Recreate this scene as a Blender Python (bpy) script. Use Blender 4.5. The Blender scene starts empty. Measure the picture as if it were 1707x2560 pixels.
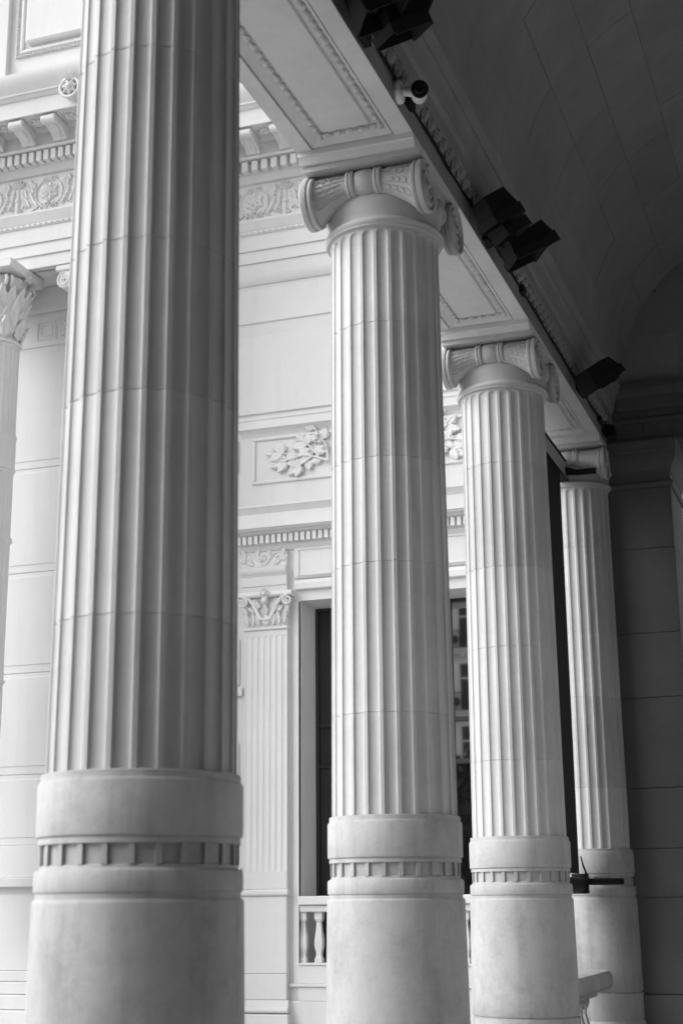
import bpy, bmesh, math, random
from mathutils import Vector, Matrix
rad = math.radians
random.seed(7)
sc = bpy.context.scene
LINK = sc.collection.objects.link

# ------------------------------------------------------------------ camera, sky, sun, exposure
EYE = 1.7            # all heights below are written from the eye; everything is lifted by EYE at the end
PITCH, YAW, ROLL = .2591, .3412, -.0091
fw = Vector((-math.sin(YAW)*math.cos(PITCH), math.cos(YAW)*math.cos(PITCH), math.sin(PITCH)))
rt = Vector((math.cos(YAW), math.sin(YAW), 0)); up = rt.cross(fw)
r2 = rt*math.cos(ROLL) + up*math.sin(ROLL); u2 = -rt*math.sin(ROLL) + up*math.cos(ROLL)
cd = bpy.data.cameras.new('camera'); cam = bpy.data.objects.new('camera', cd); LINK(cam)
M = Matrix.Identity(4)
for i in range(3):
    M[i][0] = r2[i]; M[i][1] = u2[i]; M[i][2] = -fw[i]
cam.matrix_world = M
cd.sensor_fit = 'VERTICAL'; cd.sensor_height = 36; cd.sensor_width = 24
cd.lens = 3678.2/2560*36
cd.clip_end = 600; cd.clip_start = .05
cd.dof.use_dof = True; cd.dof.focus_distance = 14.5; cd.dof.aperture_fstop = 2.0
sc.camera = cam

SUN_AZ, SUN_EL = rad(244), rad(36)      # azimuth clockwise from +Y: light from outside the colonnade
S = Vector((math.sin(SUN_AZ)*math.cos(SUN_EL), math.cos(SUN_AZ)*math.cos(SUN_EL), math.sin(SUN_EL)))
w = bpy.data.worlds.new('World'); sc.world = w; w.use_nodes = True
nt = w.node_tree; nt.nodes.clear()
sky = nt.nodes.new('ShaderNodeTexSky'); sky.sky_type = 'NISHITA'; sky.sun_disc = False
sky.sun_elevation = SUN_EL; sky.sun_rotation = SUN_AZ; sky.dust_density = 4; sky.air_density = 1.5
bw = nt.nodes.new('ShaderNodeRGBToBW')  # a black and white photograph: neutral daylight
bg = nt.nodes.new('ShaderNodeBackground'); bg.inputs['Strength'].default_value = .15
wo = nt.nodes.new('ShaderNodeOutputWorld')
nt.links.new(sky.outputs[0], bw.inputs[0]); nt.links.new(bw.outputs[0], bg.inputs[0]); nt.links.new(bg.outputs[0], wo.inputs[0])
sl = bpy.data.lights.new('sun', 'SUN'); sl.energy = .5; sl.angle = rad(60); sl.color = (1, 1, 1)
so = bpy.data.objects.new('sun', sl); LINK(so); so.rotation_euler = (-S).to_track_quat('-Z', 'Y').to_euler()
sc.view_settings.view_transform = 'Standard'; sc.view_settings.look = 'None'
sc.view_settings.exposure = 1.06; sc.view_settings.gamma = 1
sc.view_settings.use_curve_mapping = False
sc.render.engine = 'CYCLES'
sc.cycles.use_denoising = True
sc.cycles.max_bounces = 8; sc.cycles.diffuse_bounces = 5; sc.cycles.caustics_reflective = False

# ------------------------------------------------------------------ materials
def mat(name, val, var=.08, scale=1.2, rough=.85, bump=.15, bscale=60, stain=0, streak=0, rnd=0, fleck=0):
    m = bpy.data.materials.new(name); m.use_nodes = True
    n = m.node_tree.nodes; l = m.node_tree.links; n.clear()
    out = n.new('ShaderNodeOutputMaterial'); b = n.new('ShaderNodeBsdfPrincipled'); l.new(b.outputs[0], out.inputs[0])
    b.inputs['Roughness'].default_value = rough
    b.inputs['Specular IOR Level'].default_value = .3
    geo = n.new('ShaderNodeNewGeometry')
    def noise(scale, detail=5, rgh=.6, vec=None, stretch=None):
        t = n.new('ShaderNodeTexNoise'); t.inputs['Scale'].default_value = scale
        t.inputs['Detail'].default_value = detail; t.inputs['Roughness'].default_value = rgh
        src = vec or geo.outputs['Position']
        if stretch:
            mp = n.new('ShaderNodeMapping'); mp.inputs['Scale'].default_value = stretch
            l.new(src, mp.inputs[0]); src = mp.outputs[0]
        l.new(src, t.inputs['Vector']); return t.outputs['Fac']
    def rng(sock, a, b_, c, d):
        r = n.new('ShaderNodeMapRange'); r.inputs[1].default_value = a; r.inputs[2].default_value = b_
        r.inputs[3].default_value = c; r.inputs[4].default_value = d; l.new(sock, r.inputs[0]); return r.outputs[0]
    def mul(a, c):
        t = n.new('ShaderNodeMath'); t.operation = 'MULTIPLY'; l.new(a, t.inputs[0])
        if isinstance(c, float): t.inputs[1].default_value = c
        else: l.new(c, t.inputs[1])
        return t.outputs[0]
    v = rng(noise(scale), .3, .7, val*(1-var), val*(1+var))
    v = mul(v, rng(noise(18, 6, .7), .3, .7, 1-var*.5, 1+var*.5))
    if stain:
        v = mul(v, rng(noise(3.2, 12, .80), .47, .72, 1., 1-stain)); v = mul(v, rng(noise(9, 10, .8, stretch=(1, 1, .45)), .50, .75, 1., 1-stain*.6))
    if streak:
        v = mul(v, rng(noise(3.5, 4, .6, stretch=(2.2, 2.2, .18)), .5, .75, 1., 1-streak))
    if fleck:
        v = mul(v, rng(noise(26, 3, .5), .66, .74, 1., 1-fleck))
    if rnd:
        oi = n.new('ShaderNodeObjectInfo'); v = mul(v, rng(oi.outputs['Random'], 0, 1, 1-rnd, 1+rnd))
    cmb = n.new('ShaderNodeCombineColor')
    for i in range(3): l.new(v, cmb.inputs[i])
    l.new(cmb.outputs[0], b.inputs['Base Color'])
    if bump:
        bp = n.new('ShaderNodeBump'); bp.inputs['Strength'].default_value = bump; bp.inputs['Distance'].default_value = .01
        l.new(noise(bscale, 6, .65), bp.inputs['Height']); l.new(bp.outputs[0], b.inputs['Normal'])
    return m
def plain(name, val, rough=.5, metal=0, ior=None):
    m = bpy.data.materials.new(name); m.use_nodes = True; b = m.node_tree.nodes['Principled BSDF']
    b.inputs['Base Color'].default_value = (val, val, val, 1); b.inputs['Roughness'].default_value = rough
    b.inputs['Metallic'].default_value = metal
    if ior: b.inputs['IOR'].default_value = ior
    return m
MAT = dict(
    facade=mat('facade_stone', .64, .04, .8, bump=.10, streak=.05, rnd=.012),
    column=mat('column_marble', .51, .09, .9, rough=.6, bump=.08, stain=.07, streak=.16, rnd=.08, fleck=.06),
    drum=mat('drum_marble', .43, .08, 1.1, rough=.6, bump=.14, stain=.30, streak=.22, rnd=.04, fleck=.12),
    capital=mat('capital_stone', .48, .08, 2, bump=.2, stain=.12),
    beam=mat('beam_stone', .66, .07, 1.5, bump=.10, stain=.08, rnd=.02),
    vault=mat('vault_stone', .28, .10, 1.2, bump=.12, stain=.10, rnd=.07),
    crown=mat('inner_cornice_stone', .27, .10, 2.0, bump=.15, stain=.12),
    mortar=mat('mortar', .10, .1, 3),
    endwall=mat('end_wall_shaded_stone', .12, .08, 1.2, bump=.12, stain=.12, rnd=.03),  # same stone as the columns, shade of the far end put into its colour
    inner=mat('inner_wall_stone', .56, .08, 1.2),
    floor=mat('floor_stone', .30, .15, 1.0, rough=.6),
    paving=mat('paving', .39, .12, .35, rough=.9),
    black=plain('black_paint', .003, .9), blackcloth=plain('black_cloth', .008, .95),
    grey=plain('grey_metal', .42, .5), white=plain('white_plastic', .7, .4),
    lens=plain('lens', .004, .25), frame=plain('window_bronze', .02, .4),
    pane=plain('pane_glass', .012, .02, ior=5.0), room=plain('room_dark', .02, .9),
    flat=mat('flat_stone', .75, .08, .6), zinc=mat('zinc', .06, .2, .8), iron=plain('wrought_iron', .012, .5),
    pale=plain('pale_paint', .75, .5), bark=mat('bark', .06, .3, 4, bump=.5), leaf=mat('leaf', .028, .35, 1.5, rough=.6, bump=0))

# ------------------------------------------------------------------ mesh helpers
class MB:
    def __init__(s): s.v = []; s.f = []
    def add(s, vs, fs):
        k = len(s.v); s.v += [tuple(p) for p in vs]; s.f += [tuple(i+k for i in f) for f in fs]; return s
    def box(s, x0, x1, y0, y1, z0, z1, c=0):
        if x0 > x1: x0, x1 = x1, x0
        if y0 > y1: y0, y1 = y1, y0
        if z0 > z1: z0, z1 = z1, z0
        if not c:
            vs = [(x, y, z) for x in (x0, x1) for y in (y0, y1) for z in (z0, z1)]
            return s.add(vs, [(0,1,3,2),(4,6,7,5),(0,4,5,1),(2,3,7,6),(0,2,6,4),(1,5,7,3)])
        lo = (x0, y0, z0); hi = (x1, y1, z1); vs = []; idx = {}
        for i in (0,1):
            for j in (0,1):
                for k in (0,1):
                    b = (i, j, k)
                    for ax in range(3):
                        p = []
                        for d in range(3):
                            base = hi[d] if b[d] else lo[d]; off = 0 if d == ax else c
                            p.append(base-off if b[d] else base+off)
                        idx[b+(ax,)] = len(vs); vs.append(p)
        fs = []
        for ax in range(3):
            o = [d for d in range(3) if d != ax]
            for sd in (0,1):
                q = []
                for a_, b_ in ((0,0),(1,0),(1,1),(0,1)):
                    t = [0,0,0]; t[ax] = sd; t[o[0]] = a_; t[o[1]] = b_; q.append(idx[tuple(t)+(ax,)])
                fs.append(q)
            for a_ in (0,1):
                for b_ in (0,1):
                    t0 = [0,0,0]; t1 = [0,0,0]; t0[ax] = 0; t1[ax] = 1
                    for t in (t0, t1): t[o[0]] = a_; t[o[1]] = b_
                    fs.append((idx[tuple(t0)+(o[0],)], idx[tuple(t1)+(o[0],)], idx[tuple(t1)+(o[1],)], idx[tuple(t0)+(o[1],)]))
        for i in (0,1):
            for j in (0,1):
                for k in (0,1): fs.append(tuple(idx[(i,j,k,ax)] for ax in range(3)))
        return s.add(vs, fs)
    def prism(s, pts, a, b, axis='x'):
        n = len(pts)
        def P(p, t): return (t, p[0], p[1]) if axis == 'x' else (p[0], t, p[1]) if axis == 'y' else (p[0], p[1], t)
        vs = [P(p, a) for p in pts] + [P(p, b) for p in pts]
        return s.add(vs, [(i, (i+1) % n, (i+1) % n+n, i+n) for i in range(n)] + [tuple(range(n)), tuple(range(2*n-1, n-1, -1))])
    def lathe(s, pts, n=48, c=(0,0,0), axis='z', a0=0, a1=None):
        full = a1 is None; a1 = 2*math.pi if full else a1; m = n if full else n+1
        vs = []
        for r, h in pts:
            for k in range(m):
                a = a0+(a1-a0)*k/n; u, v_ = r*math.cos(a), r*math.sin(a)
                p = (u, v_, h) if axis == 'z' else (h, u, v_) if axis == 'x' else (u, h, v_)
                vs.append((c[0]+p[0], c[1]+p[1], c[2]+p[2]))
        fs = []
        for i in range(len(pts)-1):
            for k in range(n):
                k2 = (k+1) % m
                fs.append((i*m+k, i*m+k2, (i+1)*m+k2, (i+1)*m+k))
        if full: fs += [tuple(range(m-1, -1, -1)), tuple(range((len(pts)-1)*m, len(pts)*m))]
        return s.add(vs, fs)
    def tube(s, path, r0, r1=None, n=6):
        r1 = r0 if r1 is None else r1; path = [Vector(p) for p in path]; vs = []; L = len(path)
        ref = Vector((.31, .52, .79))
        for i, p in enumerate(path):
            t = (path[min(i+1, L-1)]-path[max(i-1, 0)]).normalized()
            a = t.cross(ref).normalized(); b = t.cross(a); r = r0+(r1-r0)*i/(L-1)
            for k in range(n):
                g = 2*math.pi*k/n; vs.append(p+a*(r*math.cos(g))+b*(r*math.sin(g)))
        fs = [(i*n+k, i*n+(k+1) % n, (i+1)*n+(k+1) % n, (i+1)*n+k) for i in range(L-1) for k in range(n)]
        return s.add(vs, fs+[tuple(range(n-1, -1, -1)), tuple(range((L-1)*n, L*n))])
    def ell(s, c, rx, ry, rz, n=10, m=6):
        vs = [(c[0], c[1], c[2]-rz)]; fs = []
        for i in range(1, m):
            t = -math.pi/2+math.pi*i/m
            for k in range(n):
                a = 2*math.pi*k/n; vs.append((c[0]+rx*math.cos(t)*math.cos(a), c[1]+ry*math.cos(t)*math.sin(a), c[2]+rz*math.sin(t)))
        vs.append((c[0], c[1], c[2]+rz)); e = len(vs)-1
        for k in range(n):
            fs.append((0, 1+(k+1) % n, 1+k)); fs.append((e, 1+(m-2)*n+k, 1+(m-2)*n+(k+1) % n))
            for i in range(m-2): fs.append((1+i*n+k, 1+i*n+(k+1) % n, 1+(i+1)*n+(k+1) % n, 1+(i+1)*n+k))
        return s.add(vs, fs)
    def build(s, name, m, parent=None, org=None, smooth=32):
        o3 = org if org is not None else (parent.location if parent else (0,0,0))
        if parent and parent.get('_abs'): o3 = parent['_abs']
        me = bpy.data.meshes.new(name)
        me.from_pydata([(x-o3[0], y-o3[1], z-o3[2]) for x, y, z in s.v], [], s.f)
        bm = bmesh.new(); bm.from_mesh(me); bmesh.ops.recalc_face_normals(bm, faces=bm.faces); bm.to_mesh(me); bm.free()
        if smooth:
            me.polygons.foreach_set('use_smooth', [True]*len(me.polygons)); me.set_sharp_from_angle(angle=rad(smooth))
        me.materials.append(MAT[m]); o = bpy.data.objects.new(name, me); LINK(o)
        if parent: o.parent = parent
        return o
def tag(o, label=None, cat=None, group=None, kind=None):
    if label: o['label'] = label
    if cat: o['category'] = cat
    if group: o['group'] = group
    if kind: o['kind'] = kind
    return o
def empty(name, loc):
    o = bpy.data.objects.new(name, None); LINK(o); o.location = loc; o.empty_display_size = .2; return o
def put(src, loc, parent, rot=None):
    """another object with the same mesh, as a part of parent (loc in absolute eye coordinates)"""
    o = bpy.data.objects.new(src.name.split('.')[0], src if isinstance(src, bpy.types.Mesh) else src.data); LINK(o); o.parent = parent
    p = parent; off = Vector(loc)
    while p: off -= p.location; p = p.parent
    o.location = off
    if rot: o.rotation_euler = rot
    return o
def tmpl(mb, name, m, smooth=32):
    o = mb.build(name, m, smooth=smooth); me = o.data; bpy.data.objects.remove(o); return me
def copy_tree(o, parent=None):
    c = o.copy(); LINK(c); c.parent = parent
    for ch in list(o.children): copy_tree(ch, c)
    return c

# ------------------------------------------------------------------ relief ornament drawn on a plane (u, v, height)
class Relief:
    def __init__(s, fn): s.mb = MB(); s.fn = fn
    def tube(s, pts, r0, r1=None, h=0, n=6):
        s.mb.tube([s.fn(p[0], p[1], (p[2] if len(p) > 2 else h)) for p in pts], r0, r1, n); return s
    def spiral(s, c, r, turns, a0, d, r0, r1, h=.01):
        N = int(14*turns); s.tube([(c[0]+r*(1-.88*i/N)*math.cos(a0+d*2*math.pi*turns*i/N), c[1]+r*(1-.88*i/N)*math.sin(a0+d*2*math.pi*turns*i/N), h) for i in range(N+1)], r0, r1); return s
    def ball(s, u, v, r, h=.0, flat=1):
        k = len(s.mb.v); s.mb.ell((0,0,0), r, r*flat, r, 8, 5)
        for i in range(k, len(s.mb.v)):
            x, y, z = s.mb.v[i]; s.mb.v[i] = s.fn(u+x, v+z, h+y)
        return s
    def leaf(s, u, v, ang, L, W, H=.03, curl=.02, h=0):
        ca, sa = math.cos(ang), math.sin(ang); N = 9; vs = []
        for i in range(N+1):
            t = i/N; wd = W*math.sin(math.pi*min(1, t**.8))**.8*(.84 if i % 2 else 1.14)+.002
            for q, hh in ((-1, 0), (-.5, .8), (0, .45), (.5, .8), (1, 0)):
                l_, w_ = t*L, q*wd*.5
                vs.append(s.fn(u+l_*ca-w_*sa, v+l_*sa+w_*ca, h+hh*H*math.sin(math.pi*min(1, .15+t*.8))+curl*t*t))
        for i in range(N+1):
            t = i/N
            vs.append(s.fn(u+t*L*ca, v+t*L*sa, h-.03))
        fs = []
        for i in range(N):
            for q in range(4): fs.append((i*5+q, i*5+q+1, i*5+q+6, i*5+q+5))
            b = 5*(N+1)+i
            fs.append((i*5, (i+1)*5, b+1, b)); fs.append((i*5+4, b, b+1, (i+1)*5+4))
        s.mb.add(vs, fs); return s
def arc(c, r, a0, a1, n=8, sq=1): return [(c[0]+r*math.cos(rad(a0+(a1-a0)*i/n)), c[1]+sq*r*math.sin(rad(a0+(a1-a0)*i/n))) for i in range(n+1)]

def frieze_motif(rl, sc_=1., candle=True):
    k = sc_
    for i in range(6): rl.leaf(.0, .37*k, rad(90+60*i), .17*k, .19*k, .06, .01)
    for i in range(6): rl.leaf(.0, .37*k, rad(60+60*i), .11*k, .11*k, .05, .0, .03)
    rl.ball(0, .37*k, .035*k, .03)
    rl.leaf(0, .33*k, rad(-90), .2*k, .05*k, .04)
    for sgn in (-1, 1):
        def m(p): return (sgn*p[0]*k, p[1]*k)
        rl.tube([m(p) for p in arc((.0, .35), .24, -62, 62, 9)], .014, .010, .015)
        rl.spiral(m((.07, .58)), .055*k, 1.4, rad(0), sgn, .012, .008, .015)
        rl.spiral(m((.10, .10)), .07*k, 1.6, rad(90), sgn, .014, .008, .015)
        rl.tube([m(p) for p in ((.02,.18),(.12,.19),(.24,.11),(.34,.06),(.46,.05))], .013, .010, .012)
        for (x, y, a, L) in ((.20,.12,55,.2),(.27,.20,68,.22),(.34,.14,60,.2),(.30,.36,80,.2),(.40,.28,75,.2),(.36,.48,100,.14),(.24,.47,40,.12)):
            aa = rad(a) if sgn > 0 else math.pi-rad(a)
            rl.leaf(sgn*x*k, y*k, aa, L*k*1.1, .12*k, .045, .02)
        rl.spiral(m((.42, .17)), .05*k, 1.3, rad(200), sgn, .011, .007, .012)
    if candle:
        u = .535*k
        rl.tube([(u, .02), (u, .2*k), (u, .4*k), (u, .55*k)], .035, .016, .004)
        for i in range(-2, 3): rl.leaf(u+i*.012, .50*k, rad(90-i*24), .14*k, .05*k, .04, .04)
        for i in range(-2, 3): rl.leaf(u, .06*k, rad(90-i*30), .11*k, .05*k, .035, .02)
        rl.ball(u, .30*k, .045*k, .01)
    return rl

def branch_motif(rl):
    stems = [[(.75,.0),(.55,.10),(.35,.16),(.15,.2),(-.1,.25)], [(.6,.1),(.48,.28),(.36,.42)], [(.75,.02),(.72,.3),(.6,.5),(.5,.72)], [(.35,.16),(.18,.12),(-.02,.06)], [(.5,.12),(.36,.02),(.25,-.06)]]
    for st in stems: rl.tube(st, .020, .008, .03)
    rr = random.Random(4)
    for st in stems:
        for i in range(len(st)-1):
            a = math.atan2(st[i+1][1]-st[i][1], st[i+1][0]-st[i][0])
            for t in (.55,):
                for sg in ((-1, 1) if i % 2 else (1,)):
                    u = st[i][0]*(1-t)+st[i+1][0]*t; v = st[i][1]*(1-t)+st[i+1][1]*t
                    rl.leaf(u, v, a+sg*rr.uniform(.5, 1.1), rr.uniform(.19, .26), rr.uniform(.14, .19), .024, .015, rr.uniform(.0, .03))
        u, v = st[-1]; rl.leaf(u, v, a, .20, .16, .035, .02)
    for c in ((.55,.42),(.62,.36),(.58,.5),(.45,.22),(.68,.25)): rl.ball(c[0], c[1], .035, .05)
    return rl

# ------------------------------------------------------------------ ground and floor
CX, CY, SP = -3.356, 6.512, 4.047
FLOOR = -1.7
g = MB().box(-300, 300, -300, 300, -2.4, -1.95).build('ground', 'paving', smooth=0); tag(g, kind='structure')
fl = MB().box(-4.05, 2.2, -2.6, 24, -1.95+.004, FLOOR).build('portico_floor', 'floor', smooth=0); tag(fl, kind='structure')

# ------------------------------------------------------------------ columns
ZJ = [.5976, 1.3261, 2.444, 3.2599, 4.3554, 5.13]
RF, RT = .4624, .4367
def rsh(z): return RF+(RT-RF)*(z-ZJ[0])/(ZJ[-1]-ZJ[0])
NF, HW = 24, .395
US = [-.5, -HW]+[-HW*math.cos(math.pi*i/10) for i in range(1, 10)]+[HW]
def fluted(z0, z1, top):
    zs = [(z0, .0045), (z0+.004, 0), (z0+.05, 0), ((z0+z1)/2, 0)]
    hh = .045
    if top:
        zc = z1-hh; zs += [(zc-.05, 0)]+[(zc+hh*math.sin(math.pi/2*i/11), 0) for i in range(12)]+[(z1+.012, 0)]
    else:
        zc = 99; zs += [(z1-.05, 0), (z1-.004, 0), (z1, .0045)]
    vs = []; n = NF*len(US)
    for z, cut in zs:
        for k in range(NF):
            for u in US:
                s2 = (u/HW)**2 + (max(0, z-zc)/hh)**2
                d = .021*(1-s2)**.42 if s2 < 1 else 0
                r = rsh(min(z, z1))-cut-d; a = 2*math.pi*(k+u)/NF
                vs.append((r*math.cos(a), r*math.sin(a), z))
    fs = [(i*n+k, i*n+(k+1) % n, (i+1)*n+(k+1) % n, (i+1)*n+k) for i in range(len(zs)-1) for k in range(n)]
    fs += [tuple(range(n-1, -1, -1)), tuple(range((len(zs)-1)*n, len(zs)*n))]
    return MB().add(vs, fs)

def make_column():
    c = empty('column', (0, 0, FLOOR)); c['_abs'] = (0, 0, FLOOR)
    MB().lathe([(.54, FLOOR), (.54, -1.42), (.53, -1.40), (.525, -1.38)], 64).build('plinth_ring', 'drum', c)
    MB().lathe([(.512, -1.38), (.520, -1.36), (.520, -1.10), (.516, -1.075), (.500, -1.07), (.500, -1.055)], 64).build('base_drum', 'drum', c)
    MB().lathe([(.509, -1.055), (.515, -1.045), (.514, -.9), (.502, .0), (.500, .012), (.494, .020)], 72).build('lower_drum', 'drum', c)
    MB().lathe([(.486, .020), (.486, .048), (.494, .053), (.497, .062), (.497, .138), (.490, .150), (.474, .158), (.470, .172), (.455, .178)], 72).build('lip_ring', 'drum', c)
    # recessed square band: core, then ribs in line with the flute fillets
    b = MB().lathe([(.458, .176), (.458, .272)], 72)
    for k in range(NF):
        a = 2*math.pi*(k+.5)/NF; da = 2*math.pi/NF*.115; q = []
        for z in (.174, .274):
            for r, d in ((.43, -da*1.12), (.476, -da), (.476, da), (.43, da*1.12)): q.append((r*math.cos(a+d), r*math.sin(a+d), z))
        b.add(q, [(0,1,5,4),(1,2,6,5),(2,3,7,6),(3,0,4,7),(0,3,2,1),(4,5,6,7)])
    b.build('square_band', 'drum', c)
    MB().lathe([(.470, .268), (.483, .270), (.483, .294), (.478, .300)], 72).build('fillet_ring', 'drum', c)
    MB().lathe([(.480, .298), (.492, .306), (.495, .316), (.495, .545), (.491, .556), (.484, .560), (.482, .566), (.482, .594), (.478, .5985)], 72).build('plain_drum', 'drum', c)
    for i in range(5): fluted(ZJ[i]+(.0005 if i else 0), ZJ[i+1], i == 4).build('shaft_drum', 'column', c, smooth=38)
    # necking
    nk = [(.437, 5.135), (.442, 5.146), (.455, 5.153), (.470, 5.156)]
    nk += [(.460+.028*math.sin(math.pi*i/8), 5.158+.075*i/8) for i in range(1, 8)]+[(.452, 5.236)]
    MB().lathe(nk, 72).build('astragal', 'capital', c)
    MB().lathe([(.450, 5.234), (.447, 5.25), (.452, 5.29), (.468, 5.35), (.474, 5.39), (.468, 5.425), (.455, 5.44), (.43, 5.46), (.42, 5.56)], 72).build('echinus', 'capital', c)
    # bolsters along X, volutes facing the two long sides
    for sy in (-1, 1):
        mb = MB(); N = 26; n = 24; vs = []
        for i in range(N+1):
            x = -.42+.84*i/N; t = abs(x)/.42; r = .098+.092*t**2.2
            cz, cy = 5.632-r-.004, sy*(.40+.05*(1-t))
            for k in range(n):
                a = 2*math.pi*k/n; vs.append((x, cy+r*math.cos(a), cz+r*math.sin(a)))
        mb.add(vs, [(i*n+k, i*n+(k+1) % n, (i+1)*n+(k+1) % n, (i+1)*n+k) for i in range(N) for k in range(n)]+[tuple(range(n)), tuple(range(N*n, N*n+n))])
        bo = mb.build('bolster', 'capital', c)
        for bx in (-.115, .115):
            mb = MB().lathe([(.09, bx-.032), (.112, bx-.030), (.118, bx-.012), (.108, bx), (.118, bx+.012), (.112, bx+.030), (.09, bx+.032)], 24, (0, sy*.447, 5.530), 'x')
            mb.build('belt', 'capital', bo, org=(0, 0, FLOOR))
        MB().lathe([(.085, -.09), (.105, -.06), (.112, 0), (.105, .06), (.085, .09)], 24, (0, sy*.447, 5.530), 'x').build('belt_band', 'capital', bo, org=(0, 0, FLOOR))
        # leaf carving on the bolster
        rr = random.Random(3)
        lf = Relief(lambda u, v, h: (u, 0, 0)); mb = MB()
        def bol(x, a, h):
            t = min(1, abs(x)/.42); r = .098+.092*t**2.2; cz, cy = 5.632-r-.004, sy*(.40+.05*(1-t))
            return (x, cy+sy*(r+h)*math.cos(a), cz+(r+h)*math.sin(a))
        lf.fn = bol
        for sx in (-1, 1):
            for row, aa in enumerate((-.75, -.2, .35, .8)):
                for q in range(4):
                    x0 = sx*(.17+.058*q+(.03 if row % 2 else 0))
                    pts = [(x0+sx*.05*math.cos(b)*1., aa+.17*math.sin(b), .0035) for b in [rad(-100+200*i/8) for i in range(9)]]
                    lf.tube(pts, .0055, .0035, n=5)
        lf.mb.build('leaf_carving', 'capital', bo, org=(0, 0, FLOOR))
        for sx in (-1, 1):
            cz, cy = 5.432, sy*.42
            pr = [(.17, sx*.405), (.196, sx*.408), (.207, sx*.420), (.207, sx*.440), (.198, sx*.446), (.198, sx*.452), (.213, sx*.456), (.216, sx*.470), (.216, sx*.498), (.208, sx*.506), (.19, sx*.503), (.186, sx*.490)]
            vo = MB().lathe(pr, 40, (0, cy, cz), 'x').build('volute', 'capital', c)
            rl = Relief(lambda u, v, h: (sx*(.490+h), cy+u, cz+v))
            rl.spiral((0, 0), .175, 2.4, rad(90), sy, .020, .008, .004).ball(0, 0, .03, .01)
            rl.mb.build('spiral', 'capital', vo, org=(0, 0, FLOOR))
    for sx in (-1, 1):
        MB().box(sx*.36, sx*.455, -.36, .36, 5.50, 5.628, .01).build('canalis', 'capital', c)
        for k in range(-2, 3):
            a = rad(16.5*k)+(0 if sx > 0 else math.pi)
            eg = MB().ell((.462*math.cos(a), .462*math.sin(a), 5.435), .052, .052, .085, 10, 8).build('egg', 'capital', c)
    MB().prism([(-.47,5.632),(.47,5.632),(.485,5.640),(.490,5.652),(.480,5.668),(.470,5.680),(-.470,5.680),(-.480,5.668),(-.490,5.652),(-.485,5.640)], -.60, .60, 'y').build('abacus', 'capital', c)
    MB().prism([(-.672, 5.776), (-.672, 5.735), (-.655, 5.728), (-.640, 5.700), (-.63, 5.681), (.63, 5.681), (.640, 5.700), (.655, 5.728), (.672, 5.735), (.672, 5.776)], -.500, .460, 'x').build('impost_block', 'beam', c)
    return c
col0 = make_column()
labels = ['pale fluted Ionic column on a tall round drum, fourth out from the end wall',
          'pale fluted Ionic column on a tall round drum, third out from the end wall',
          'pale fluted Ionic column beside the black banner, second out from the end wall',
          'fluted Ionic half column engaged in the dark end wall beside the parapet']
for i in range(4):
    c = col0 if i == 0 else copy_tree(col0)
    c.location = (CX, CY+SP*i, FLOOR)
    tag(c, labels[i], 'column', 'columns of the portico row')
for o in bpy.data.objects:
    if '_abs' in o: del o['_abs']

# ------------------------------------------------------------------ entablature beam carried by the columns
ent = empty('entablature', (CX, 4.2, 5.776))
tag(ent, 'long stone beam with beaded soffit panels spanning above the fluted columns', 'beam')
X0, X1, ZS = -3.862, -2.900, 5.776
Y0, Y1 = 4.2, 18.62
MB().box(X0+.004, X1-.003, Y0, Y1+.02, 5.845, 7.2).build('beam_core', 'beam', ent)
bead = tmpl(MB().ell((0,0,0), .024, .036, .024, 8, 6), 'bead', 'beam')
reel = tmpl(MB().ell((0,0,0), .020, .008, .022, 8, 5), 'reel', 'beam')
bays = [(Y0, CY-.672)]+[(CY+SP*i+.672, CY+SP*(i+1)-.672) for i in range(3)]
bx = tmpl(MB().box(-.5, .5, -.5, .5, -.5, .5), 'beam_fill', 'beam')
for i in range(4):
    y = CY+SP*i; MB().box(X0, X1, y-.672, min(y+.672, Y1), ZS, 5.846).build('beam_rest', 'beam', ent)
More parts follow.
